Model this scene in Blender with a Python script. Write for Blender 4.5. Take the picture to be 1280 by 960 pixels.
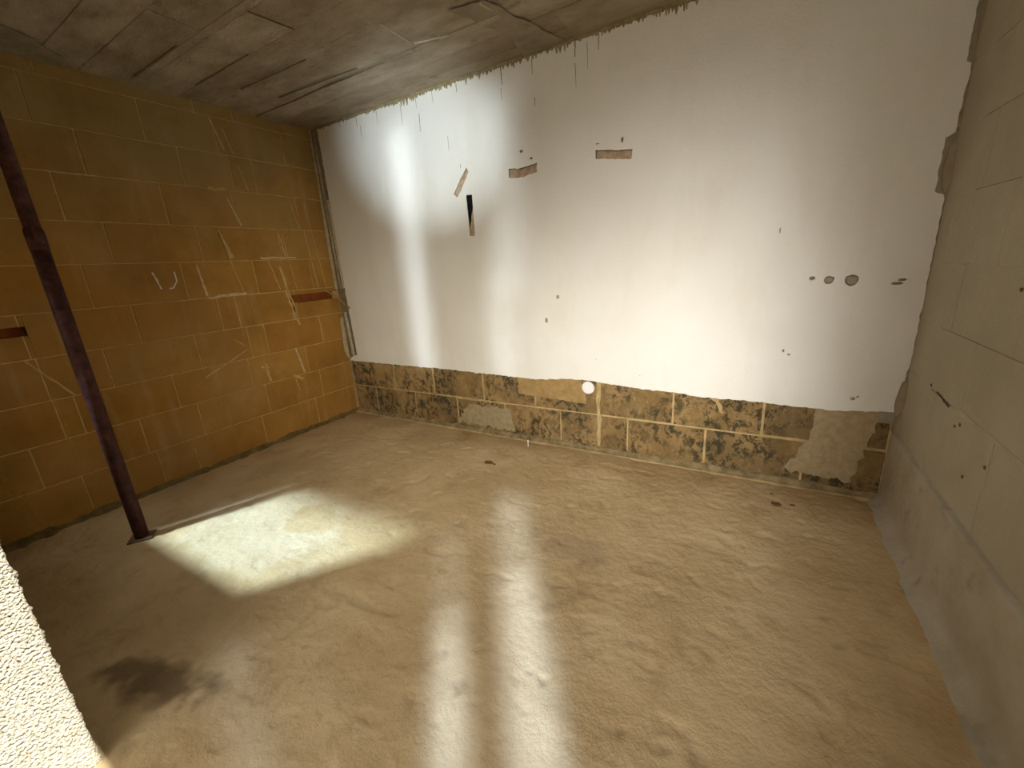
import bpy, bmesh, math, random
from mathutils import Vector, Matrix, noise
random.seed(7)
for o in list(bpy.data.objects): bpy.data.objects.remove(o)
scn = bpy.context.scene
col = scn.collection
R = math.radians

# ------------------------------------------------------------------ camera
W, D, H = 4.36, 2.7, 2.7          # room: x 0..W, y 0..-D (back wall at y=0), z 0..H
FPX = 519.8
cam = bpy.data.cameras.new('camera'); camo = bpy.data.objects.new('camera', cam); col.objects.link(camo)
cam.sensor_fit = 'HORIZONTAL'; cam.sensor_width = 36; cam.lens = 36 * FPX / 1280; cam.clip_start = .01
pt, yw, rl = R(-15.962), R(30.889), R(3.69)
M = Matrix.Rotation(yw, 4, 'Z') @ Matrix.Rotation(pt, 4, 'X') @ Matrix.Rotation(rl, 4, 'Y') @ Matrix.Rotation(R(90), 4, 'X')
camo.matrix_world = Matrix.Translation((3.648, -2.82, 1.413)) @ M
scn.camera = camo

# ------------------------------------------------------------------ view, sky, sun, daylight
scn.view_settings.view_transform = 'Standard'; scn.view_settings.look = 'None'
scn.view_settings.gamma = 1; scn.view_settings.use_curve_mapping = False
scn.view_settings.exposure = 0.22
world = bpy.data.worlds.new('sky'); scn.world = world; world.use_nodes = True
bg = world.node_tree.nodes['Background']; bg.inputs[0].default_value = (1, .98, .92, 1); bg.inputs[1].default_value = 3.1

def aim(o, pos, tgt, roll=0):
    pos, tgt = Vector(pos), Vector(tgt)
    d = (pos - tgt).normalized()                # local +Z points away from the target
    x = Vector((0, 0, 1)).cross(d)
    if x.length < 1e-4: x = Vector((1, 0, 0))
    x.normalize(); y = d.cross(x)
    m = Matrix((x, y, d)).transposed().to_4x4(); m.translation = pos
    o.matrix_world = m @ Matrix.Rotation(roll, 4, 'Z')

def lamp(name, kind, pos, tgt, energy, color=(1, 1, 1), **k):
    l = bpy.data.lights.new(name, kind); o = bpy.data.objects.new(name, l); col.objects.link(o)
    l.energy = energy; l.color = color
    for a, b in k.items(): setattr(l, a, b)
    aim(o, pos, tgt); return o

def sheet(name, pos, tgt, energy, w, h, spread, color=(.80, .90, 1)):
    return lamp(name, 'AREA', pos, tgt, energy, color, shape='RECTANGLE', size=w, size_y=h, spread=R(spread))

lamp('sun', 'SUN', (8, -2.75, 8.9), (3.385, -2.75, 2), 7.0, (1, .98, .92), angle=R(.5))
# daylight thrown back into the room off the windows and bodywork across the yard
def beam(name, foot, tgt, z0, z1, energy, w, spread):          # level sheet onto the back wall
    zc = (z0 + z1) / 2
    sheet(name, (foot[0], foot[1], zc), (tgt[0], tgt[1], zc), energy, w, z1 - z0, spread)
beam('glass_reflection', (4.0, -3.45), (1.05, 0), .5, 2.5, .8, .14, 4)
beam('glass_reflection', (3.98, -3.45), (1.9, 0), .5, 1.35, .15, .14, 5)
beam('glass_reflection', (4.02, -3.45), (2.0, 0), 1.2, 2.6, .28, .16, 6)
lamp('glass_reflection', 'SPOT', (4.0, -3.5, 1.3), (1.30, 0, 2.35), 820, (.80, .92, 1), spot_size=R(19), spot_blend=1, shadow_soft_size=.05)
def fbeam(name, mid, d, tilt, length, energy, w, spread, dist=2.3, color=(1, 1, 1)):   # sheet slanting down onto the floor
    d = Vector((d[0], d[1], 0)).normalized(); a = R(tilt)
    m = Vector((mid[0], mid[1], 0)); p = m - d * dist * math.cos(a) + Vector((0, 0, dist * math.sin(a)))
    sheet(name, p, m, energy, w, length * math.sin(a), spread, color)
BL = (.50, .68, 1)
fbeam('glass_reflection', (2.86, -2.05), (-.56, .72), 42, .8, .30, .10, 4.5, color=BL)
fbeam('glass_reflection', (2.62, -1.75), (-.56, .72), 42, 1.1, .13, .12, 6, color=BL)
fbeam('glass_reflection', (3.02, -1.80), (-.47, .70), 42, .95, .52, .16, 5, color=BL)
fbeam('glass_reflection', (2.80, -1.45), (-.47, .70), 42, 1.6, .50, .15, 6, color=BL)
fbeam('glass_reflection', (2.28, -2.42), (-.66, .24), 42, .8, .06, .14, 4, 2.5, color=(.4, .6, 1))
# fill lamps added outside the opening to brighten the room's centre and left corner
lamp('room_fill', 'AREA', (3.85, -4.3, 1.7), (3.2, -.75, .9), 8.8, (1, .97, .92), shape='RECTANGLE', size=.6, size_y=1.3, spread=R(36))
lamp('room_fill', 'AREA', (4.1, -3.35, 1.45), (1.1, -.2, .62), 7.0, (1, .93, .80), shape='RECTANGLE', size=.35, size_y=.8, spread=R(48))
# steep spot standing in for glare reflected through the side window onto the floor by the prop
lamp('window_glare', 'SPOT', (-1.45, -6.48, 6.45), (.74, -2.7, 1.5), 5200, (.66, .88, 1), spot_size=R(18), spot_blend=.3, shadow_soft_size=.32)

# ------------------------------------------------------------------ material helpers
def hexc(r, g, b):
    f = lambda v: ((v / 255 + .055) / 1.055) ** 2.4 if v > 10 else v / 255 / 12.92
    return (f(r), f(g), f(b), 1)

class NT:
    def __init__(s, name, rough=.9, spec=.3):
        s.m = bpy.data.materials.new(name); s.m.use_nodes = True; s.t = s.m.node_tree; s.n = s.t.nodes; s.l = s.t.links
        s.b = s.n['Principled BSDF']; s.b.inputs['Roughness'].default_value = rough
        s.b.inputs['Specular IOR Level'].default_value = spec
        s.pos = s.n.new('ShaderNodeNewGeometry').outputs['Position']
    def noise(s, scale=5, detail=6, rough=.6, stretch=(1, 1, 1), off=(0, 0, 0), dist=0):
        mp = s.n.new('ShaderNodeMapping'); mp.inputs['Scale'].default_value = stretch; mp.inputs['Location'].default_value = off
        s.l.new(s.pos, mp.inputs[0])
        t = s.n.new('ShaderNodeTexNoise'); t.inputs['Scale'].default_value = scale; t.inputs['Detail'].default_value = detail
        t.inputs['Roughness'].default_value = rough; t.inputs['Distortion'].default_value = dist
        s.l.new(mp.outputs[0], t.inputs[0]); return t.outputs[0]
    def ramp(s, v, *stops):
        r = s.n.new('ShaderNodeValToRGB'); e = r.color_ramp.elements
        while len(e) < len(stops): e.new(.5)
        for el, (p, c) in zip(e, stops):
            el.position = p; el.color = c if hasattr(c, '__len__') else (c, c, c, 1)
        s.l.new(v, r.inputs[0]); return r.outputs[0]
    def mix(s, f, a, b, mode='MIX'):
        x = s.n.new('ShaderNodeMix'); x.data_type = 'RGBA'; x.blend_type = mode
        for sock, v in ((x.inputs[0], f), (x.inputs[6], a), (x.inputs[7], b)):
            if isinstance(v, bpy.types.NodeSocket): s.l.new(v, sock)
            else: sock.default_value = v
        return x.outputs[2]
    def math(s, op, a, b):
        x = s.n.new('ShaderNodeMath'); x.operation = op
        for sock, v in ((x.inputs[0], a), (x.inputs[1], b)):
            if isinstance(v, bpy.types.NodeSocket): s.l.new(v, sock)
            else: sock.default_value = v
        return x.outputs[0]
    def rnd(s): return s.n.new('ShaderNodeObjectInfo').outputs['Random']
    def attr(s, name):
        a = s.n.new('ShaderNodeAttribute'); a.attribute_name = name; return a.outputs['Color']
    def out(s, c, h=None, strength=.4, dist=.01):
        if isinstance(c, bpy.types.NodeSocket): s.l.new(c, s.b.inputs['Base Color'])
        else: s.b.inputs['Base Color'].default_value = c
        if h is not None:
            b = s.n.new('ShaderNodeBump'); b.inputs['Strength'].default_value = strength; b.inputs['Distance'].default_value = dist
            s.l.new(h, b.inputs['Height']); s.l.new(b.outputs[0], s.b.inputs['Normal'])
        return s.m

def m_ochre():
    s = NT('ochre_limestone', .92, .15)
    c = s.ramp(s.noise(2.2, 7, .62), (.3, hexc(142, 106, 46)), (.5, hexc(164, 122, 58)), (.7, hexc(178, 138, 74)))
    c = s.mix(s.ramp(s.rnd(), (0, 0), (1, .35)), c, hexc(146, 94, 36))
    c = s.mix(s.ramp(s.noise(1.1, 3, .5, off=(4, 2, 1)), (.5, 0), (.75, .5)), c, hexc(158, 132, 92))
    c = s.mix(s.ramp(s.noise(9, 4, .6, (1, 1, .14), (1, 5, 2)), (.56, 0), (.7, .38)), c, hexc(180, 152, 104))
    zz = s.n.new('ShaderNodeSeparateXYZ'); s.l.new(s.pos, zz.inputs[0])      # tone of the light on the upper courses, put into the stone colour
    c = s.mix(s.math('MULTIPLY', s.ramp(s.math('MULTIPLY', zz.outputs[2], .37), (.55, 0), (.9, .75)), s.ramp(s.noise(1.8, 6, .6, off=(1, 1, 8)), (.3, .3), (.6, 1))), c, hexc(152, 136, 96))
    c = s.mix(s.ramp(s.noise(3.5, 7, .7, off=(5, 5, 0)), (.5, 0), (.72, .45)), c, hexc(126, 94, 44))
    c = s.mix(s.ramp(s.noise(60, 3, .6), (.66, 0), (.72, .5)), c, hexc(92, 58, 20))
    return s.out(c, s.math('ADD', s.noise(60, 6, .7), s.math('MULTIPLY', s.noise(9, 5, .6), 2.0)), .6, .009)
def m_mortar(name, a, b):
    s = NT(name, .95, .1)
    return s.out(s.ramp(s.noise(14, 5, .6), (.35, a), (.65, b)), s.noise(90, 5, .6), .5, .004)
def m_plaster():
    s = NT('white_plaster', .88, .2)
    c = s.ramp(s.noise(.9, 4, .5), (.35, hexc(216, 212, 202)), (.65, hexc(226, 224, 216)))
    c = s.mix(s.ramp(s.noise(3.5, 5, .6, (1, 1, .3), (7, 0, 3)), (.5, 0), (.8, .3)), c, hexc(196, 184, 160))
    c = s.mix(s.ramp(s.noise(160, 2, .5), (.70, 0), (.76, .4)), c, hexc(150, 140, 120))
    return s.out(c, s.math('ADD', s.noise(85, 5, .75), s.math('MULTIPLY', s.noise(7, 4, .6), 2.0)), .5, .008)
def m_lower():
    s = NT('stained_limestone', .9, .2)
    c = s.ramp(s.noise(5, 6, .65), (.35, hexc(150, 120, 74)), (.6, hexc(184, 152, 102)))
    c = s.mix(s.ramp(s.rnd(), (0, 0), (1, .5)), c, hexc(136, 110, 70))
    c = s.mix(s.ramp(s.noise(2.2, 3, .5, off=(6, 3, 2)), (.48, 0), (.6, .6)), c, hexc(124, 104, 72))
    msk = s.math('MULTIPLY', s.ramp(s.noise(17, 8, .78, (1, 1, .8), (3, 1, 9), .3), (.48, 0), (.54, .92)), s.ramp(s.noise(3.4, 3, .5, off=(1, 7, 2)), (.38, .15), (.52, 1)))
    c = s.mix(msk, c, hexc(70, 66, 46))
    c = s.mix(s.ramp(s.noise(30, 5, .7, (1, 1, .5)), (.56, 0), (.68, .55)), c, hexc(192, 168, 120))
    return s.out(c, s.noise(34, 7, .75), 1, .03)
def m_grey():
    s = NT('grey_limestone', .92, .15)
    c = s.ramp(s.noise(1.6, 6, .6), (.3, hexc(166, 158, 138)), (.7, hexc(188, 180, 160)))
    c = s.mix(s.ramp(s.rnd(), (0, 0), (1, .3)), c, hexc(172, 164, 140))
    c = s.mix(s.ramp(s.noise(1.3, 3, .5, off=(9, 3, 1)), (.5, 0), (.7, .4)), c, hexc(180, 168, 154))
    return s.out(c, s.math('ADD', s.noise(55, 6, .72), s.math('MULTIPLY', s.noise(8, 5, .6), 1.5)), .6, .013)
def m_plinth():
    s = NT('plinth_concrete', .9, .2)
    c = s.ramp(s.noise(2.4, 6, .6), (.3, hexc(156, 146, 124)), (.7, hexc(186, 178, 162)))
    c = s.mix(s.ramp(s.noise(6, 5, .6, off=(2, 2, 2)), (.58, 0), (.72, .6)), c, hexc(112, 104, 90))
    return s.out(c, s.noise(30, 7, .7), .5, .012)
def m_ceiling():
    s = NT('board_marked_concrete', .92, .15)
    c = s.ramp(s.noise(3, 8, .68, (.7, 1.5, 1)), (.3, hexc(140, 128, 106)), (.5, hexc(176, 164, 142)), (.72, hexc(204, 194, 174)))
    c = s.mix(s.ramp(s.rnd(), (0, 0), (1, .45)), c, hexc(128, 106, 78))
    c = s.mix(s.ramp(s.noise(7, 6, .72, (.8, 1.5, 1), (5, 1, 1)), (.58, 0), (.7, .5)), c, hexc(92, 72, 52))
    return s.out(c, s.math('ADD', s.noise(60, 5, .7), s.math('MULTIPLY', s.noise(7, 7, .68, (.8, 1.5, 1)), 2.5)), .8, .018)
def m_floor():
    s = NT('trowelled_concrete_floor', .7, .2)
    c = s.ramp(s.noise(1.5, 6, .6), (.3, hexc(178, 154, 114)), (.5, hexc(196, 172, 132)), (.7, hexc(210, 188, 150)))
    c = s.mix(s.ramp(s.noise(5, 6, .7, off=(3, 8, 0), dist=.5), (.52, 0), (.72, .5)), c, hexc(150, 120, 78))
    c = s.mix(s.ramp(s.noise(16, 6, .75, (1.6, 1, 1), (1, 1, 5), 1), (.6, 0), (.74, .5)), c, hexc(206, 188, 152))
    c = s.mix(1.0, c, s.attr('stain_and_light'), 'MULTIPLY')
    s.l.new(s.ramp(s.noise(6, 5, .6), (.3, .62), (.7, .85)), s.b.inputs['Roughness'])
    return s.out(c, s.math('ADD', s.noise(45, 7, .72), s.math('MULTIPLY', s.noise(10, 6, .62), 2.4)), .5, .010)
def m_flat(name, a, b, rough=.85, sc=25, bump=.3, metal=0):
    s = NT(name, rough, .3); s.b.inputs['Metallic'].default_value = metal
    return s.out(s.ramp(s.noise(sc, 5, .65), (.35, a), (.65, b)), s.noise(sc * 3, 5, .6), bump, .004)
OCHRE, PLASTER, LOWER, GREY, PLINTH, CEIL, FLOOR = m_ochre(), m_plaster(), m_lower(), m_grey(), m_plinth(), m_ceiling(), m_floor()
MORT_O = m_mortar('ochre_mortar', hexc(178, 146, 88), hexc(200, 168, 112))
MORT_L = m_mortar('tan_mortar', hexc(152, 130, 88), hexc(186, 162, 116))
MORT_G = m_mortar('grey_mortar', hexc(156, 148, 130), hexc(176, 168, 148))
COVE = m_flat('dirty_mortar', hexc(104, 90, 62), hexc(150, 130, 94), .9, 14, .8)
DIRT = m_flat('dark_dirt', hexc(84, 70, 40), hexc(124, 104, 62), .95, 12, .6)
PATCHM = m_flat('dull_cement', hexc(128, 118, 98), hexc(150, 138, 118), .92, 12, .5)
SMEAR = m_flat('pale_smear', hexc(176, 156, 116), hexc(198, 182, 148), .95, 30)
CHALK = m_flat('chalk', hexc(200, 190, 176), hexc(222, 214, 200), .95, 60)
OLIVE = m_flat('olive_drip', hexc(124, 112, 78), hexc(158, 146, 110), .9, 30)
DARKST = m_flat('dark_stain', hexc(140, 130, 108), hexc(164, 154, 132), .9, 60)
BROWN = m_flat('exposed_stone', hexc(150, 124, 98), hexc(186, 162, 134), .9, 30, .6)
RUSTY = m_flat('rust_red_stone', hexc(110, 50, 16), hexc(134, 72, 26), .9, 20)
BLACK = m_flat('hollow_shade', hexc(14, 12, 10), hexc(24, 20, 16), .95, 20)  # near-black for hidden backings; paints the shade inside slot and pipe mouth
EXT = m_flat('rough_render', hexc(190, 184, 164), hexc(212, 206, 190), .95, 30, .6)
YARD = m_flat('yard_concrete', hexc(168, 152, 124), hexc(190, 174, 146), .9, 6)

# ------------------------------------------------------------------ geometry helpers
def link(name, me, mat, parent=None):
    o = bpy.data.objects.new(name, me); col.objects.link(o)
    if mat and not me.materials: me.materials.append(mat)
    if parent: o.parent = parent
    return o
def obj(name, bm, mat, parent=None, smooth=False):
    me = bpy.data.meshes.new(name); bm.normal_update(); bm.to_mesh(me); bm.free()
    if smooth:
        for p in me.polygons: p.use_smooth = True
    return link(name, me, mat, parent)
def add_box(bm, lo, hi, bev=0):
    g = bmesh.ops.create_cube(bm, size=1)['verts']
    lo, hi = Vector(lo), Vector(hi)
    for v in g: v.co = Vector([(lo[i] + hi[i]) / 2 + v.co[i] * (hi[i] - lo[i]) for i in range(3)])
    if bev:
        bmesh.ops.bevel(bm, geom=list({e for v in g for e in v.link_edges}), offset=bev, segments=1, affect='EDGES', profile=.5)
def box(name, lo, hi, mat, parent=None, bev=0):
    bm = bmesh.new(); add_box(bm, lo, hi, bev); return obj(name, bm, mat, parent)
def struct(o): o['kind'] = 'structure'; return o
def empty(name, loc=(0, 0, 0)):
    o = bpy.data.objects.new(name, None); col.objects.link(o); o.location = loc; return o
def tag(o, label, cat, group=None):
    o['label'] = label; o['category'] = cat
    if group: o['group'] = group
    return o
def tube(bm, a, b, r0, r1=None, seg=20, cap=True):
    a, b = Vector(a), Vector(b); r1 = r0 if r1 is None else r1
    d = (b - a); q = d.to_track_quat('Z', 'Y').to_matrix().to_4x4(); q.translation = (a + b) / 2
    bmesh.ops.create_cone(bm, cap_ends=cap, segments=seg, radius1=r0, radius2=r1, depth=d.length, matrix=q)
# flat outline(s) with holes, given thickness; (u,v) -> a wall plane
def plate(name, loops, thick, frame, mat, parent=None):
    cu = bpy.data.curves.new('tmp', 'CURVE'); cu.dimensions = '2D'; cu.fill_mode = 'BOTH'; cu.extrude = thick / 2
    for lp in loops:
        sp = cu.splines.new('POLY'); sp.points.add(len(lp) - 1); sp.use_cyclic_u = True
        for p, q in zip(sp.points, lp): p.co = (q[0], q[1], 0, 1)
    t = bpy.data.objects.new('tmp', cu); col.objects.link(t)
    bpy.context.view_layer.update()
    me = bpy.data.meshes.new_from_object(t.evaluated_get(bpy.context.evaluated_depsgraph_get()))
    bpy.data.objects.remove(t); bpy.data.curves.remove(cu)
    me.name = name; me.materials.clear()
    for v in me.vertices: v.co = frame(v.co.x, v.co.y, v.co.z + thick / 2)     # w runs 0..thick towards the room
    me.update(); bm = bmesh.new(); bm.from_mesh(me); bmesh.ops.remove_doubles(bm, verts=bm.verts, dist=1e-5)
    bmesh.ops.recalc_face_normals(bm, faces=bm.faces); bm.to_mesh(me); bm.free()
    return link(name, me, mat, parent)
def fr_back(y0): return lambda u, v, w: (u, y0 - w, v)
def fr_left(x0): return lambda u, v, w: (x0 + w, u, v)
def fr_right(x0): return lambda u, v, w: (x0 - w, u, v)
def fr_ceil(z0): return lambda u, v, w: (u, v, z0 - w)
def rect(u0, v0, u1, v1): return [(u0, v0), (u1, v0), (u1, v1), (u0, v1)]
def rag(pts, step=.012, amp=.004, seed=0, freq=30):
    out = []; n = len(pts)
    for i in range(n):
        a, b = Vector(pts[i]), Vector(pts[(i + 1) % n]); L = (b - a).length; k = max(1, int(L / step))
        nv = Vector((-(b - a)[1], (b - a)[0])) / max(L, 1e-6)
        for j in range(k):
            p = a.lerp(b, j / k); w = noise.noise(Vector((p.x * freq, p.y * freq, seed))) + .5 * noise.noise(Vector((p.x * freq * 3, p.y * freq * 3, seed + 5)))
            p = p + nv * amp * w; out.append((p.x, p.y))
    return out
def blob(cx, cy, rx, ry, seed=0, n=18, amp=.25):
    return [(cx + rx * math.cos(t) * (1 + amp * noise.noise(Vector((math.cos(t) * 1.5, math.sin(t) * 1.5, seed)))),
             cy + ry * math.sin(t) * (1 + amp * noise.noise(Vector((math.cos(t) * 1.5, math.sin(t) * 1.5, seed + 9))))) for t in [2 * math.pi * i / n for i in range(n)]]
def strip(p, q, w0, w1, seed=0, n=10, wob=.3):
    p, q = Vector(p), Vector(q); d = q - p; nv = Vector((-d.y, d.x)).normalized(); A, B = [], []
    for i in range(n + 1):
        t = i / n; c = p.lerp(q, t) + nv * (w0 + w1) * wob * noise.noise(Vector((t * 4, seed, 1)))
        w = (w0 + (w1 - w0) * t) * (.7 + .6 * noise.noise(Vector((t * 9, seed, 4)))) / 2 + .0006
        A.append(tuple(c + nv * w)); B.append(tuple(c - nv * w))
    return A + B[::-1]
# stone block meshes, shared between blocks of the same size
_bm = {}
def block_mesh(key, w, h, t, bev, mat):
    k = (key, round(w, 3), round(h, 3))
    if k not in _bm:
        bm = bmesh.new(); add_box(bm, (0, 0, 0), (w, t, h), bev); me = bpy.data.meshes.new('block'); bm.normal_update(); bm.to_mesh(me); bm.free()
        me.materials.append(mat); _bm[k] = me
    return _bm[k]
def place_block(me, parent, origin, axis):
    o = bpy.data.objects.new('block', me); col.objects.link(o); o.parent = parent; o.location = origin
    # mesh: x along the wall, y = depth away from the room, z up
    o.rotation_euler = (0, 0, {'back': 0, 'left': R(90), 'right': R(-90)}[axis]); return o

# ------------------------------------------------------------------ structure: left wall
G = .006                                  # half joint
T = .04
wl = struct(box('wall_left', (-.30, -2.95, 0), (-.045, .0, H), BLACK))
ZL = [0, .285, .545, .795, 1.055, 1.312, 1.58, 1.834, 2.107, 2.362, 2.617, H]
JL = [[-.465, -.991, -1.522, -1.75, -2.15], [-.366, -.902, -1.43, -1.788, -2.315], [-.466, -.996, -1.533, -2.06, -2.153, -2.6],
      [-.26, -.80, -.945, -1.328, -1.855, -2.155], [-.464, -.98, -1.113, -1.643, -2.17], [-.256, -.774, -1.295, -1.826, -2.35],
      [-.504, -1.132, -1.657, -2.19], [-.281, -.822, -1.291, -1.825, -2.35], [-.607, -.785, -1.124, -1.66, -2.19],
      [-.300, -.843, -1.297, -1.83, -2.36], [-.68, -.95, -1.75]]
GROOVES = [(-.50, .0, 1.203, 1.272, 1.30), (-2.7, -2.15, 1.19, 1.245, 1.30)]
mort_holes = [rect(-.50, 1.203, -.055, 1.272), rect(-2.69, 1.19, -2.15, 1.245)]
plate('mortar', [rect(-2.699, .0, -.0, H)] + mort_holes, .04, fr_left(-.044), MORT_O, wl)
plate('chase_bed', [rag(rect(-.51, 1.19, -.001, 1.285), amp=.004, seed=2)], .012, fr_left(-.0449), RUSTY, wl)
plate('chase_bed', [rag(rect(-2.698, 1.18, -2.13, 1.255), amp=.004, seed=2)], .008, fr_left(-.0449), RUSTY, wl)
for ci in range(len(ZL) - 1):
    z0, z1 = ZL[ci], ZL[ci + 1]
    js = [0] + JL[ci] + [-2.7]
    for a, b in zip(js[:-1], js[1:]):
        g = random.uniform(.0025, .0042)
        y0, y1 = b + g, a - g
        pcs = [(y0, y1, z0 + g, z1 - g)]
        for (gy0, gy1, gz0, gz1, _) in GROOVES:
            nxt = []
            for (p0, p1, q0, q1) in pcs:
                if p1 > gy0 + .01 and p0 < gy1 - .01 and q0 < gz0 < q1:
                    s0, s1 = max(p0, gy0), min(p1, gy1)
                    if s0 > p0 + .02: nxt.append((p0, s0, q0, q1))
                    if s1 < p1 - .02: nxt.append((s1, p1, q0, q1))
                    nxt += [(s0, s1, q0, gz0), (s0, s1, gz1, q1)]
                else: nxt.append((p0, p1, q0, q1))
            pcs = nxt
        for (p0, p1, q0, q1) in pcs:
            me = block_mesh('L', p1 - p0, q1 - q0, T, .003, OCHRE)
            place_block(me, wl, (random.uniform(-.0015, .0015), p0, q0), 'left')
# pale mortar smears, streaks and chalk strokes on the ochre stone
SM = [((-1.19, 1.555), (-1.17, 1.33), .014, .02), ((-.985, 1.80), (-.90, 1.34), .01, .006), ((-.985, 1.81), (-.93, 1.60), .02, .045),
      ((-.86, 2.05), (-.80, 1.85), .008, .014), ((-.50, 1.80), (-.475, 1.60), .008, .016), ((-.64, 1.57), (-.585, 1.33), .01, .012),
      ((-1.17, 1.315), (-.88, 1.325), .02, .03), ((-.98, 2.105), (-.86, 2.11), .03, .022), ((-.47, 1.80), (-.43, 1.32), .005, .004),
      ((-.70, 1.60), (-.38, 1.595), .02, .014), ((-.55, 1.52), (-.47, 1.0), .025, .03), ((-.53, 1.32), (-.50, 1.06), .03, .035),
      ((-.98, .87), (-1.33, .72), .004, .007), ((-1.06, .97), (-.98, .90), .003, .006), ((-.86, .72), (-.845, .56), .02, .03), ((-.90, .70), (-.84, .68), .02, .01),
      ((-.62, .53), (-.60, .40), .01, .006), ((-.63, .56), (-.55, .50), .03, .04), ((-.56, .80), (-.52, .56), .016, .02), ((-.33, 2.05), (-.30, 1.85), .004, .003),
      ((-.78, 2.55), (-.74, 2.38), .01, .012), ((-.86, 2.60), (-.80, 2.40), .008, .01), ((-.72, 2.30), (-.68, 2.12), .005, .006), ((-.20, 2.06), (-.12, 1.30), .005, .005),
      ((-.25, 1.84), (-.21, 1.32), .004, .005), ((-2.2, 1.05), (-2.05, .80), .01, .014), ((-2.0, .79), (-1.98, .56), .012, .012)]
for i, (p, q, w0, w1) in enumerate(SM):
    plate('mortar_smear', [strip(p, q, w0, w1, i)], .002, fr_left(.0005), MORT_O if i % 3 else SMEAR, wl)
for i, st in enumerate([[(-1.475, 1.515), (-1.462, 1.47), (-1.448, 1.40)], [(-1.345, 1.515), (-1.343, 1.45), (-1.375, 1.405), (-1.40, 1.40)]]):
    for a, b in zip(st[:-1], st[1:]):
        plate('chalk_stroke', [strip(a, b, .012, .012, i, 5, .1)], .002, fr_left(.001), CHALK, wl)

# ------------------------------------------------------------------ structure: back wall
wb = struct(empty('wall_back'))
def b2(pts): return pts
SLOT = [(1.666, 1.941), (1.725, 1.939), (1.722, 1.643), (1.672, 1.648)]
plate('core', [rect(-.30, 0, W + .2, H), rag([(1.60, 1.96), (1.735, 1.96), (1.735, 1.62), (1.60, 1.62)], amp=.002)], .03, fr_back(.055), BROWN, wb)
box('core_backing', (-.3, .15, 0), (W + .3, .20, H), BLACK, wb)  # black sheet painting the dark of the hollow behind the slot
for a, b in (((-.3, .055, 0), (-.25, .15, H)), ((W + .25, .055, 0), (W + .3, .15, H))): box('core_backing', a, b, BLACK, wb)
bm = bmesh.new()          # lump of mortar left in the lower part of the slot
vs = [(1.640, -.002, 1.61), (1.75, -.002, 1.61), (1.75, -.002, 1.91), (1.712, -.001, 1.86), (1.690, 0, 1.80), (1.672, 0, 1.72), (1.64, 0, 1.70)]
f = bm.faces.new([bm.verts.new((x, y + .012, z)) for x, y, z in vs]); r = bmesh.ops.extrude_face_region(bm, geom=[f])
for v in r['geom']:
    if isinstance(v, bmesh.types.BMVert): v.co.y += .05
bmesh.ops.recalc_face_normals(bm, faces=bm.faces); obj('mortar_lump', bm, BROWN, wb)
# exposed courses under the plaster
ZB = [.0, .296, .575]
plate('mortar', [rect(0, 0, W, .60)], .02, fr_back(.023), MORT_L, wb)
JB = [[.33, .868, 1.369, 1.877, 2.386, 2.693, 2.91, 3.425, 3.967], [.62, 1.12, 1.674, 2.17, 2.70, 3.218, 3.737, 4.02]]
for ci in range(2):
    js = [0.02] + JB[ci] + [W - .02]
    for a, b in zip(js[:-1], js[1:]):
        g = random.uniform(.004, .008)
        me = block_mesh('B', b - a - 2 * g, ZB[ci + 1] - ZB[ci] - 2 * g, .02, .004, LOWER)
        place_block(me, wb, (a + g, random.uniform(-.003, .002), ZB[ci] + g), 'back')
plate('mortar_smear', [rag([(2.02, .40), (2.60, .375), (2.60, .50), (2.5, .60), (2.02, .60)], amp=.006, seed=3)], .006, fr_back(.0), m_flat('tan_smear', hexc(136, 110, 68), hexc(162, 134, 88), .92, 14, .6), wb)
plate('mortar_smear', [strip((2.70, .58), (2.697, .05), .045, .03, 3)], .007, fr_back(.0), MORT_L, wb)
plate('mortar_smear', [rag([(3.86, .10), (4.20, .08), (4.30, .56), (4.0, .58), (3.98, .3)], amp=.02, seed=4)], .004, fr_back(.001), m_flat('pinkish_smear', hexc(142, 124, 92), hexc(164, 144, 110)), wb)
plate('mortar_smear', [strip((3.45, .54), (3.52, .42), .05, .02, 6)], .006, fr_back(.0), MORT_L, wb)
plate('mortar_smear', [rag([(1.35, .06), (1.95, .05), (1.93, .26), (1.5, .24)], amp=.03, seed=8)], .003, fr_back(.001), m_flat('grey_smear', hexc(138, 124, 92), hexc(160, 144, 110)), wb)
# white plaster coat, ragged at foot, head and right-hand corner, cut through by chases and fixings
foot = [(.145, .56), (.6, .556), (1.177, .556), (1.7, .545), (2.185, .535), (2.45, .56), (2.6, .563), (3.0, .533), (3.2, .53), (3.4, .515), (3.71, .517), (4.058, .508), (4.25, .525), (4.335, .53)]
right = [(4.335, .60), (4.356, .80), (4.357, 1.30), (4.356, 1.58), (4.348, 1.60), (4.318, 1.62), (4.318, 1.84), (4.347, 1.86), (4.352, 2.08), (4.352, 2.12), (4.335, 2.13), (4.335, 2.4), (4.352, H)]
outl = rag(foot + right + [(.112, H), (.125, 1.30), (.145, .56)], .012, .006, 1)
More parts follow.
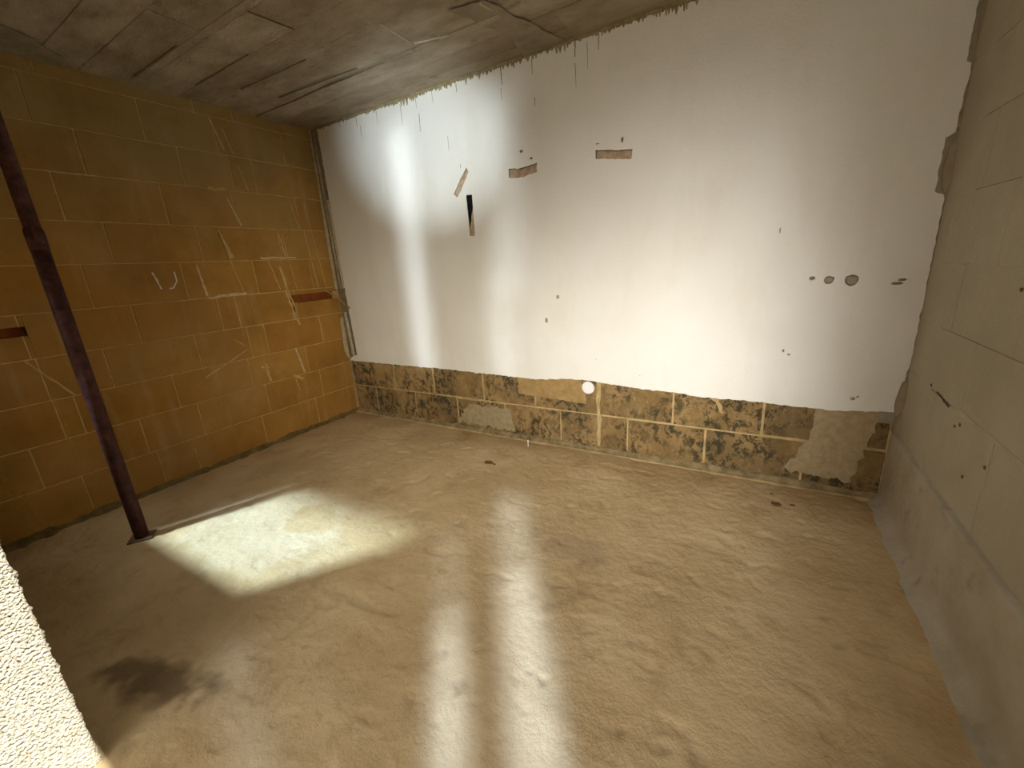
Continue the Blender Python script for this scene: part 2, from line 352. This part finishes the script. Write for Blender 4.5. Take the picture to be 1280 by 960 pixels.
# square the head against the ceiling
holes = [rag(SLOT, amp=.002),
         rag([(2.05, 2.002), (2.16, 1.993), (2.273, 2.012), (2.275, 2.068), (2.16, 2.052), (2.05, 2.062)], .01, .006, 2, 45),
         rag([(2.687, 2.022), (2.913, 1.984), (2.918, 2.038), (2.80, 2.052), (2.687, 2.073)], .01, .004, 3, 45),
         rag([(1.552, 1.965), (1.585, 1.935), (1.618, 1.965), (1.712, 2.098), (1.69, 2.128), (1.62, 2.05)], .01, .003, 4, 40),
         blob(3.894, 1.243, .014, .010, 1), blob(3.968, 1.232, .022, .022, 2), blob(4.063, 1.228, .030, .028, 3), blob(4.245, 1.205, .022, .008, 4),
         blob(4.262, 1.222, .018, .007, 5), blob(2.678, .723, .004, .005, 6, 8), blob(2.992, .628, .005, .005, 7, 8), blob(3.722, 1.502, .003, .016, 8, 8),
         blob(2.160, 2.155, .014, .009, 9), blob(1.640, 2.147, .005, .016, 10, 8), blob(2.70, 2.105, .012, .004, 11, 8), blob(2.855, 2.10, .008, .016, 12, 8),
         blob(4.17, .60, .008, .006, 13, 8), blob(4.15, .588, .012, .010, 14, 10), blob(3.802, .84, .006, .01, 15, 8), blob(2.235, 2.10, .012, .008, 16, 8)]
plate('plaster_coat', [outl] + holes, .012, fr_back(.001), PLASTER, wb)
for a, b, c, d in ((4.30, 1.57, W + .01, 1.88), (4.31, 2.08, W + .01, H), (4.28, .46, W + .01, .72)):
    plate('corner_mortar', [rag(rect(a, b, c, d), .015, .005, 11)], .008, fr_back(.002), m_flat('corner_fill', hexc(134, 124, 104), hexc(152, 142, 122), .92, 14, .6), wb)
# grey filler rings and shallow spots
for i, (cx, cz, rx, rz) in enumerate([(2.399, 1.17, .013, .014), (2.302, 1.001, .012, .02), (4.063, 1.225, .02, .02), (3.968, 1.232, .015, .015), (3.83, .82, .008, .006)]):
    plate('filler_spot', [blob(cx, cz, rx, rz, 20 + i)], .0015, fr_back(-.0105 if i in (0, 1, 4) else .0005), DARKST, wb)
# dribbles at the head of the plaster
n = 0; x = .16
while x < 4.2:
    big = 1.6 if 1.0 < x < 3.2 else 1.0
    L = random.uniform(.006, .028) * big * (.5 + .9 * abs(noise.noise(Vector((x * 3, 1, 1)))) * 2)
    w = random.uniform(.012, .03)
    pts = [(x - w / 2, H - .004), (x + w / 2, H - .004), (x + w * .42, H - .02), (x + random.uniform(-.003, .003) + .002, H - .012 - L), (x - .002, H - .012 - L), (x - w * .4, H - .02)]
    if random.random() < .9: plate('mortar_drip', [pts], .006, fr_back(-.0105), OLIVE if random.random() < .8 else DARKST, wb)
    x += w * random.uniform(.8, 1.3); n += 1
plate('mortar_drip', [rag(rect(.12, H - .018, W - .01, H - .001), .015, .008, 3, 20)], .014, fr_back(-.0105), OLIVE, wb)
for i, (cx, z0, z1, w) in enumerate([(2.037, 2.70, 2.575, .007), (2.03, 2.56, 2.49, .003), (2.27, 2.68, 2.58, .006), (1.665, 2.67, 2.62, .008), (2.565, 2.68, 2.60, .007), (2.562, 2.57, 2.44, .004),
                                     (2.64, 2.66, 2.52, .004), (.62, 2.70, 2.60, .008), (.66, 2.60, 2.52, .003), (.86, 2.70, 2.58, .005), (.41, 2.69, 2.64, .008), (1.28, 2.68, 2.60, .004), (1.30, 2.56, 2.44, .004),
                                     (2.71, 2.68, 2.60, .008), (1.12, 2.66, 2.52, .004), (.50, 2.69, 2.645, .005), (2.28, 2.45, 2.40, .004), (1.55, 2.36, 2.26, .003), (1.44, 2.68, 2.6, .003)]):
    plate('dribble_stain', [strip((cx, z0), (cx + random.uniform(-.006, .006), z1), w * 1.3, w * .5, i)], .001, fr_back(-.0108), DARKST if i % 4 else m_flat('dribble', hexc(96, 86, 60), hexc(120, 108, 76)), wb)
# chase in the left-hand corner with its mortar lips
plate('chase_bed', [rag(rect(.012, .60, .125, H), .015, .004, 6)], .004, fr_back(.001), m_flat('chase_grey', hexc(112, 98, 74), hexc(140, 126, 100), .9, 10), wb)
plate('mortar_lip', [rag([(-.028, 1.285), (.0, 1.285), (.0, H), (-.016, H), (-.020, 2.2), (-.03, 1.6)], .012, .005, 7)], .010, fr_left(.0005), SMEAR, wb)
plate('mortar_lip', [rag([(-.045, .66), (-.0, .57), (.0, 1.02), (-.03, 1.0), (-.04, .85)], .012, .006, 8)], .010, fr_left(.0005), SMEAR, wb)
plate('mortar_lip', [rag([(.085, 2.1), (.108, 2.1), (.122, 1.30), (.10, 1.29)], .012, .005, 9)], .016, fr_back(.0), SMEAR, wb)
plate('mortar_lip', [rag([(.02, .56), (.15, .555), (.15, .62), (.10, .62), (.06, .60)], .012, .005, 10)], .012, fr_back(.001), PLASTER, wb)

# ------------------------------------------------------------------ structure: right wall
wr = struct(box('wall_right', (W + .05, -2.7, 0), (W + .30, .2, H), BLACK))
plate('mortar', [rect(-2.7, .36, .0, H)], .046, fr_right(W + .05), MORT_G, wr)
ZR = [.40, .76, 1.031, 1.303, 1.585, 1.858, 2.12, 2.39, H]
for ci in range(len(ZR) - 1):
    off = .14 if ci % 2 else .42
    js = [-.0]; y = -off
    while y > -2.55: js.append(y + random.uniform(-.02, .02)); y -= .53
    js.append(-2.7)
    for a, b in zip(js[:-1], js[1:]):
        g = random.uniform(.0006, .0014)
        me = block_mesh('R', a - b - 2 * g, ZR[ci + 1] - ZR[ci] - 2 * g, .045, .0015, GREY)
        place_block(me, wr, (W + random.uniform(-.002, .001), a - g, ZR[ci] + g), 'right')
# smeared mortar hiding part of the joints
FILL = m_flat('joint_filler', hexc(162, 154, 134), hexc(182, 174, 154), .92, 6)
for i, (a, b, w) in enumerate([((-.02, 1.302), (-.9, 1.302), .006), ((-.3, 1.031), (-.01, 1.031), .010), ((-.01, .758), (-.34, .762), .02), ((-.60, .76), (-2.6, .76), .02), ((-.02, 1.86), (-.30, 1.858), .01),
                               ((-.0, 1.585), (-.35, 1.585), .012), ((-.7, 1.585), (-1.4, 1.585), .01), ((-.05, 2.12), (-.22, 2.12), .01)]):
    plate('mortar_smear', [strip(a, b, w, w, i + 30, 24, .1)], .0025, fr_right(W + .001), FILL, wr)
plate('crack', [strip((-.42, .768), (-.57, .752), .008, .014, 3)], .0025, fr_right(W - .0015), m_flat('crack_dark', hexc(70, 56, 36), hexc(90, 74, 50)), wr)
for i, (y, z) in enumerate([(-.335, .775), (-.70, .72), (-.66, .70), (-.95, .66), (-.88, 1.24), (-.82, .56)]):
    plate('pit', [blob(y, z, .008, .007, i, 8)], .002, fr_right(W - .001), m_flat('crack_dark', hexc(80, 66, 46), hexc(100, 84, 60)), wr)
# mortar bulges up the corner with the white wall
bm = bmesh.new()
def lump(bm, c, s, seed):
    g = bmesh.ops.create_icosphere(bm, subdivisions=4, radius=1)['verts']
    for v in g:
        k = 1 + .18 * noise.noise(v.co * 2 + Vector((seed, 0, 0)))
        v.co = Vector((c[0] + v.co.x * s[0] * k, c[1] + v.co.y * s[1] * k, c[2] + v.co.z * s[2] * k))
for i, (c, s) in enumerate([((W + .008, -.004, 1.73), (.040, .022, .13)), ((W + .014, -.004, 2.42), (.028, .02, .26)), ((W + .01, -.006, .60), (.045, .035, .12)), ((W + .01, -.01, .46), (.035, .05, .10))]):
    lump(bm, c, s, i)
obj('mortar_bulge', bm, m_flat('corner_mortar', hexc(134, 122, 100), hexc(150, 138, 116), .92, 8), wr, True)
# concrete plinth along its foot
bm = bmesh.new(); NY = 120
rows = []
for j in range(NY + 1):
    y = -.0 - 2.7 * j / NY; n1 = noise.noise(Vector((y * 3, 1, 0))); n2 = noise.noise(Vector((y * 14, 2, 0)))
    zt = .41 + .005 * n1 + .002 * n2; xo = .022 + .004 * n1
    prof = [(W + .03, zt + .001), (W - xo + .004, zt - .001 + .001 * n2), (W - xo, zt - .012)]
    for k in range(1, 9):
        z = zt * (1 - k / 9); prof.append((W - xo - .004 * noise.noise(Vector((y * 4, z * 6, 3))), z + .01))
    c = .045 + .03 * abs(n1) + .012 * n2
    prof += [(W - xo - c * .25, .035), (W - xo - c * .6, .012), (W - xo - c * 1.2, -.004)]
    rows.append([bm.verts.new((px, y, pz)) for px, pz in prof])
for a, b in zip(rows[:-1], rows[1:]):
    for i in range(len(a) - 1): bm.faces.new((a[i], a[i + 1], b[i + 1], b[i]))
bmesh.ops.recalc_face_normals(bm, faces=bm.faces)
pl = struct(obj('baseboard_right', bm, PLINTH, None, True))
# groove shadow line between plinth and the blocks stays a real step

# mortar coves along the back and left walls
def cove(name, mat, n, posf, w, h, amp, seed):
    bm = bmesh.new(); rows = []
    for j in range(n + 1):
        t = j / n; k = 1 + amp * noise.noise(Vector((t * 16, seed, 0))) + amp * .6 * noise.noise(Vector((t * 60, seed, 0)))
        rows.append([bm.verts.new(posf(t, u * w * k, v * h * k + (0 if i < 4 else -.004))) for i, (u, v) in enumerate([(-.05, 1), (.12, .95), (.28, .62), (.42, .36), (.75, .12), (1.0, .03), (1.15, -.03)])])
    for a, b in zip(rows[:-1], rows[1:]):
        for i in range(6): bm.faces.new((a[i], a[i + 1], b[i + 1], b[i]))
    bmesh.ops.recalc_face_normals(bm, faces=bm.faces)
    return struct(obj(name, bm, mat, None, True))
cove('baseboard_back', COVE, 260, lambda t, u, v: (t * W, .001 - u, v), .040, .040, .5, 1)
cove('trim_1', MORT_L, 260, lambda t, u, v: (t * W, -.030 - u, v), .020, .009, .6, 5)
cove('baseboard_left', DIRT, 200, lambda t, u, v: (.0 + u, -t * 2.7, v), .030, .035, .6, 2)

# ------------------------------------------------------------------ structure: front wall (behind the lens): pier, side window
wf = struct(empty('wall_front'))
bm = bmesh.new()
for lo, hi in (((-.3, -2.95, 0), (.22, -2.70, H)), ((1.22, -2.95, 0), (1.97, -2.70, H)), ((.22, -2.95, 0), (1.22, -2.70, .9)), ((.22, -2.95, 1.95), (1.22, -2.70, H))): add_box(bm, lo, hi)
obj('masonry', bm, GREY, wf)
# rough cast reveal, its grains modelled
bm = bmesh.new(); NY, NZ = 116, 440
g = [[None] * (NZ + 1) for _ in range(NY + 1)]
for i in range(NY + 1):
    for j in range(NZ + 1):
        y = -2.95 + .25 * i / NY; z = .95 * j / NZ
        h = noise.noise(Vector((y * 150, z * 130, 0))) + .7 * noise.noise(Vector((y * 320, z * 300, 3)))
        h = min(h, .12) * 1.6                       # flat faces of the render with sharp pits between
        edge = (.008 * noise.noise(Vector((z * 25, 2, 2))) + .005 * noise.noise(Vector((z * 120, 7, 2)))) if i == NY else 0
        g[i][j] = bm.verts.new((1.995 + .008 * h - (.005 if i == NY else 0), y + edge, z))
for i in range(NY):
    for j in range(NZ): bm.faces.new((g[i][j], g[i + 1][j], g[i + 1][j + 1], g[i][j + 1]))
a = [bm.verts.new((1.96, -2.702, v.co.z)) for v in g[NY]]
for j in range(NZ): bm.faces.new((g[NY][j], a[j], a[j + 1], g[NY][j + 1]))
bmesh.ops.recalc_face_normals(bm, faces=bm.faces)
obj('rough_reveal', bm, EXT, wf, False)
box('reveal_upper', (1.965, -2.95, .95), (1.998, -2.70, H), EXT, wf)

# ------------------------------------------------------------------ structure: floor
bm = bmesh.new(); X0, X1, Y0, Y1 = -.02, W + .02, -2.95, .02; NX, NY = 440, 300
cl = bm.loops.layers.color.new('stain_and_light') if False else None
def seg_d(p, a, b):
    a, b = Vector(a), Vector(b); t = max(0, min(1, (p - a).dot(b - a) / (b - a).length_squared)); return (p - a.lerp(b, t)).length
PITS = [(2.001, -.491, .035, .006), (1.94, -.50, .02, .004), (3.111, -1.833, .022, .010), (3.055, -1.826, .016, .007), (3.521, -1.861, .03, .007), (3.607, -1.84, .035, .007), (3.40, -1.87, .02, .006),
        (3.84, -.279, .02, .006), (3.90, -.30, .015, .005), (2.98, -1.52, .04, .004), (3.02, -1.60, .04, .004), (2.90, -1.50, .03, .004), (3.66, -1.2, .02, .005), (2.72, -1.9, .03, .006), (2.86, -1.98, .04, .006), (4.02, -1.22, .03, .006), (3.98, -1.1, .02, .004)]
cols = []; grid = []
for j in range(NY + 1):
    row = []
    for i in range(NX + 1):
        x = X0 + (X1 - X0) * i / NX; y = Y0 + (Y1 - Y0) * j / NY; p = Vector((x, y))
        z = .006 * noise.noise(Vector((x * 1.3, y * 1.3, 0))) + .0030 * noise.noise(Vector((x * 7, y * 9, 2))) + .0018 * noise.noise(Vector((x * 24, y * 30, 4)))
        r = noise.noise(Vector((x * 9 + 3, y * 12, 7))); 
        if r > .33: z -= min(.004, (r - .33) * .04)
        s = 1.0; tint = (1, 1, 1)
        for (a, b, rr, dd) in PITS:
            d = math.hypot(x - a, y - b) * (1 + .5 * noise.noise(Vector((x * 40, y * 40, 1))))
            if d < rr: z -= dd * (1 - (d / rr) ** 2); s *= 1 - .25 * (1 - d / rr)
        # damp oil stain at the foot of the opening
        q = Vector(((x - 1.80), (y + 2.50))); u = q.x * .94 + q.y * .33; v = -q.x * .33 + q.y * .94
        d = math.hypot(u / .26, v / .085) + .75 * noise.noise(Vector((x * 9, y * 9, 3))) + .3 * noise.noise(Vector((x * 28, y * 28, 3))) + .5 * max(0, noise.noise(Vector((x * 16, y * 22, 6))))
        k = max(0, min(1, (1.2 - d) / .6)); st = Vector((1, 1, 1)).lerp(Vector((.42, .40, .40)), k)
        # browned scrape in the middle of the room
        q = Vector((x - 2.93, y + 1.13)); d = math.hypot(q.x / .24, q.y / .10) + .6 * noise.noise(Vector((x * 11, y * 7, 8)))
        k = max(0, min(1, (1.0 - d) / .3)) * .75; st = Vector([a * b for a, b in zip(st, Vector((1, 1, 1)).lerp(Vector((.78, .76, .80)), k))])
        # browner and darker towards the walls
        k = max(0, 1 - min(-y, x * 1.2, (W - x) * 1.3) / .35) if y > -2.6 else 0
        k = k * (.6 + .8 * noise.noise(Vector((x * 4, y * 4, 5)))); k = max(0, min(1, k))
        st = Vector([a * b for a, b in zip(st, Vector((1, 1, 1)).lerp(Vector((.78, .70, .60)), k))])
        # light patch by the prop, painted in as pale tint around a bare island
        q = Vector((x - 1.22, y + 1.72)); d = math.hypot(q.x / .62, q.y / .42) + .3 * noise.noise(Vector((x * 5, y * 5, 15)))
        d2 = math.hypot((x - 1.42) / .20, (y + 1.55) / .17) + .35 * noise.noise(Vector((x * 7, y * 7, 16)))
        k = max(0, min(1, (1 - d) / .25)) * max(0, min(1, (d2 - .8) / .15))
        st = Vector([a * b for a, b in zip(st, Vector((1, 1, 1)).lerp(Vector((1.12, 1.2, 1.4)), k))])
        cols.append((st.x * s, st.y * s, st.z * s, 1))
        row.append(bm.verts.new((x, y, z)))
    grid.append(row)
for j in range(NY):
    for i in range(NX): bm.faces.new((grid[j][i], grid[j][i + 1], grid[j + 1][i + 1], grid[j + 1][i]))
fl = struct(obj('floor', bm, FLOOR, None, True))
ca = fl.data.color_attributes.new('stain_and_light', 'FLOAT_COLOR', 'POINT')  # floor stains together with the painted-in light patch
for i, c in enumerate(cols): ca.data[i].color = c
struct(box('wall_blocker_right', (W + .001, -7.5, -.2), (W + .30, -2.70, 3.0), GREY))  # unseen wall added to keep sky light off the room's left side
for lo, hi in (((3.98, -2.95, 0), (W, -2.701, H)),):
    bm = bmesh.new(); add_box(bm, lo, hi); obj('masonry', bm, GREY, wf)
box('sky_blocker', (1.9, -4.1, H), (W, -2.96, H + .2), CEIL, wf)  # unseen slab added to cut sky light on the floor near the opening
struct(box('wall_blocker_left', (1.68, -6.0, -.2), (1.96, -2.951, 3.0), OCHRE))  # unseen wall added to darken the near-left floor
struct(box('wall_blocker_window', (-3, -3.75, -.2), (1.6, -3.6, 2.1), OCHRE))  # unseen wall added to hold back sky light at the side window
struct(box('ground', (-6, -12, -.25), (12, -2.95, -.02), YARD))

# ------------------------------------------------------------------ structure: ceiling
ce = struct(box('ceiling', (-.3, -2.7, H + .02), (W + .3, .2, H + .25), CEIL))
YB = [.0, -.13, -.33, -.51, -.585, -.845, -1.055, -1.29, -1.34, -1.57, -1.76, -1.98, -2.2, -2.42, -2.7]
for i, (a, b) in enumerate(zip(YB[:-1], YB[1:])):
    cuts = {4: [0, 1.78, W], 6: [0, 1.37, 3.1, W], 2: [0, 2.33, W], 8: [0, 1.0, 2.9, W]}.get(i, [0, random.uniform(.8, 3.5), W])
    for c0, c1 in zip(cuts[:-1], cuts[1:]):
        bm = bmesh.new(); dz = random.uniform(0, .011); n = 24
        tl = random.uniform(-.003, .003); rows = []
        for k in range(n + 1):
            x = c0 + (c1 - c0) * k / n; wv = .006 * noise.noise(Vector((x * 1.5, 4, 0))); sk = (x - 1.5) * -.012
            z = H - dz + .003 * noise.noise(Vector((x * 3, i, 5)))
            ya, yb = a + sk * (a < -.1) + wv, b + sk * (b > -2.69) + wv
            rows.append([bm.verts.new(q) for q in ((x, ya, H + .03), (x, ya, z + tl), (x, ya - .004, z + tl - .002), (x, yb + .004, z - tl - .002), (x, yb, z - tl), (x, yb, H + .03))])
        for r0, r1 in zip(rows[:-1], rows[1:]):
            for q in range(5): bm.faces.new((r0[q], r0[q + 1], r1[q + 1], r1[q]))
        bm.faces.new(rows[0]); bm.faces.new(rows[-1][::-1])
        bmesh.ops.recalc_face_normals(bm, faces=bm.faces)
        obj('board_mark', bm, CEIL, ce)
plate('cement_patch', [rag([(2.14, -.70), (2.34, -.66), (2.52, -.02), (2.22, -.02), (2.28, -.3)], .03, .02, 4, 8)], .002, fr_ceil(H - .011), PATCHM, ce)
plate('cement_patch', [rag([(.0, -1.62), (.16, -1.66), (.34, -1.9), (.5, -2.4), (.6, -2.69), (.0, -2.69)], .03, .03, 5, 8)], .004, fr_ceil(H - .009), PATCHM, ce)
for i, (a, b, w) in enumerate([((1.785, -.83), (1.777, -.60), .006), ((1.79, -.57), (1.99, -.52), .010), ((2.31, -.66), (2.33, -.58), .012)]):
    plate('grout_fin', [strip(a, b, w, w, i, 12)], .006, fr_ceil(H - .012), SMEAR, ce)
RIDGE = m_flat('dark_fin', hexc(106, 92, 66), hexc(132, 118, 92))
for i, (a, b, w) in enumerate([((.30, -1.05), (.95, -1.065), .014), ((.15, -1.33), (.75, -1.345), .016), ((.45, -.84), (1.15, -.83), .012), ((.9, -.51), (1.5, -.515), .010), ((1.36, -1.29), (1.39, -1.06), .010), ((.5, -.60), (1.3, -.57), .02)]):
    plate('grout_fin', [strip(a, b, w, w * .5, i + 9, 30, .15)], .004, fr_ceil(H - .0115), RIDGE, ce)

# ------------------------------------------------------------------ things
# steel prop
RUST = m_flat('rusty_red_steel', hexc(50, 22, 20), hexc(88, 52, 46), .6, 22, .5, .2)
RUST2 = m_flat('worn_rust', hexc(92, 70, 54), hexc(130, 108, 84), .8, 30, .5, .1)
pr = tag(empty('steel_prop', (.62, -2.12, 0)), 'rusty red-brown steel prop standing upright from floor to ceiling by the ochre wall', 'prop')
def part(name, bm, mat, parent, smooth=False):
    o = obj(name, bm, mat, parent, smooth)
    return o
bm = bmesh.new(); tube(bm, (0, 0, .012), (0, 0, 1.72), .034, seg=28)
for v in bm.verts: v.co.x += .0006 * math.sin(v.co.z * 9)
part('lower_tube', bm, RUST, pr, True)
bm = bmesh.new(); tube(bm, (0, 0, 1.70), (0, 0, H - .03), .031, seg=28); part('upper_tube', bm, RUST, pr, True)
bm = bmesh.new(); tube(bm, (0, 0, 1.62), (0, 0, 1.71), .036, seg=28); part('collar', bm, RUST, pr, True)
bm = bmesh.new(); tube(bm, (-.04, .02, 1.735), (.05, -.01, 1.70), .007, seg=12); tube(bm, (.046, -.01, 1.73), (.046, -.01, 1.665), .007, seg=12); part('pin', bm, RUST, pr, True)
bm = bmesh.new(); add_box(bm, (-.06, -.05, .002), (.055, .05, .010), .002)
bmesh.ops.rotate(bm, verts=bm.verts, cent=(0, 0, 0), matrix=Matrix.Rotation(R(58), 3, 'Z')); part('base_plate', bm, RUST2, pr)
bm = bmesh.new(); add_box(bm, (-.06, -.06, H - .030), (.06, .06, H - .020), .002); part('head_plate', bm, RUST2, pr)

# conduit in the corner chase
PVC = m_flat('grey_conduit_plastic', hexc(138, 128, 108), hexc(170, 160, 140), .55, 20, .15)
cd = tag(empty('conduit_pipe', (.07, -.012, .60)), 'grey electrical conduit running down the chase in the left corner of the white wall', 'conduit')
bm = bmesh.new(); tube(bm, (0, 0, .69), (-.012, .0, 1.55), .011, .011, 16, True); tube(bm, (-.012, 0, 1.55), (-.02, .004, 2.06), .011, .011, 16); part('upper_length', bm, PVC, cd, True)
bm = bmesh.new(); tube(bm, (.034, -.008, .025), (.012, -.006, .46), .017, .016, 18, False); part('lower_length', bm, PVC, cd, True)
bm = bmesh.new(); tube(bm, (.0345, -.008, .022), (.034, -.008, .045), .013, .013, 18); part('open_end', bm, BLACK, cd, True)  # black plug painting the shade inside the pipe
# broken batten poking out of the corner
st = tag(empty('wooden_stick', (.06, -.03, 1.2)), 'thin broken wooden stick wedged diagonally across the corner chase', 'stick')
bm = bmesh.new(); tube(bm, (-.05, -.13, .10), (-.01, .0, -.01), .010, .012, 8); tube(bm, (-.01, 0, -.01), (.115, -.004, -.10), .012, .008, 8)
part('splinter', bm, m_flat('weathered_wood', hexc(140, 108, 66), hexc(168, 134, 88), .85, 18), st)
# white round blanking cover on the back wall
cv = tag(empty('blanking_cover', (2.621, -.006, .507)), 'round white plastic blanking cover at the foot of the white plaster', 'cover')
WH = m_flat('white_plastic', hexc(226, 220, 216), hexc(232, 226, 222), .4, 10, .02)
bm = bmesh.new(); tube(bm, (0, .0, 0), (0, -.010, 0), .047, .047, 48); tube(bm, (0, -.010, 0), (0, -.013, 0), .047, .043, 48); part('disc', bm, WH, cv)
bm = bmesh.new(); tube(bm, (0, .0, 0), (0, .012, 0), .034, .034, 32); part('collar', bm, WH, cv)
# little white peg by the floor
pg = tag(empty('plastic_peg', (2.15, -.125, 0)), 'small white plastic peg sticking up from the floor beside the back wall', 'peg')
bm = bmesh.new(); tube(bm, (0, 0, -.002), (.001, 0, .050), .0045, .004, 10); part('stem', bm, WH, pg, True)
bm = bmesh.new(); tube(bm, (.001, 0, .047), (.001, 0, .055), .007, .007, 12); part('head', bm, WH, pg)
# crumbs of dirt on the floor
CR = m_flat('dry_mud', hexc(92, 62, 36), hexc(122, 90, 56), .95, 60)
def crumb(x, y, r, label):
    bm = bmesh.new(); g = bmesh.ops.create_icosphere(bm, subdivisions=3, radius=1)['verts']
    for v in g:
        k = 1 + .5 * noise.noise(v.co * 1.7 + Vector((x * 9, y * 9, 0))); v.co = Vector((v.co.x * r * 1.6 * k, v.co.y * r * k, v.co.z * r * .35 * k + r * .18))
    o = obj('mud_crumb', bm, CR, None, True); o.location = (x, y, .001); tag(o, label, 'crumb'); return o
crumb(2.01, -.497, .022, 'largest brown mud crumb, lying on the lit floor near the back wall')
crumb(2.06, -.50, .009, 'tiny brown crumb just right of the largest mud crumb')
crumb(3.84, -.285, .016, 'flat dark mud crumb on the floor near the right end of the back wall')
crumb(3.92, -.26, .009, 'small mud crumb right of the flat dark crumb by the back wall')
crumb(3.82, -.17, .006, 'tiny dark crumb closest to the back wall cove near the right corner')
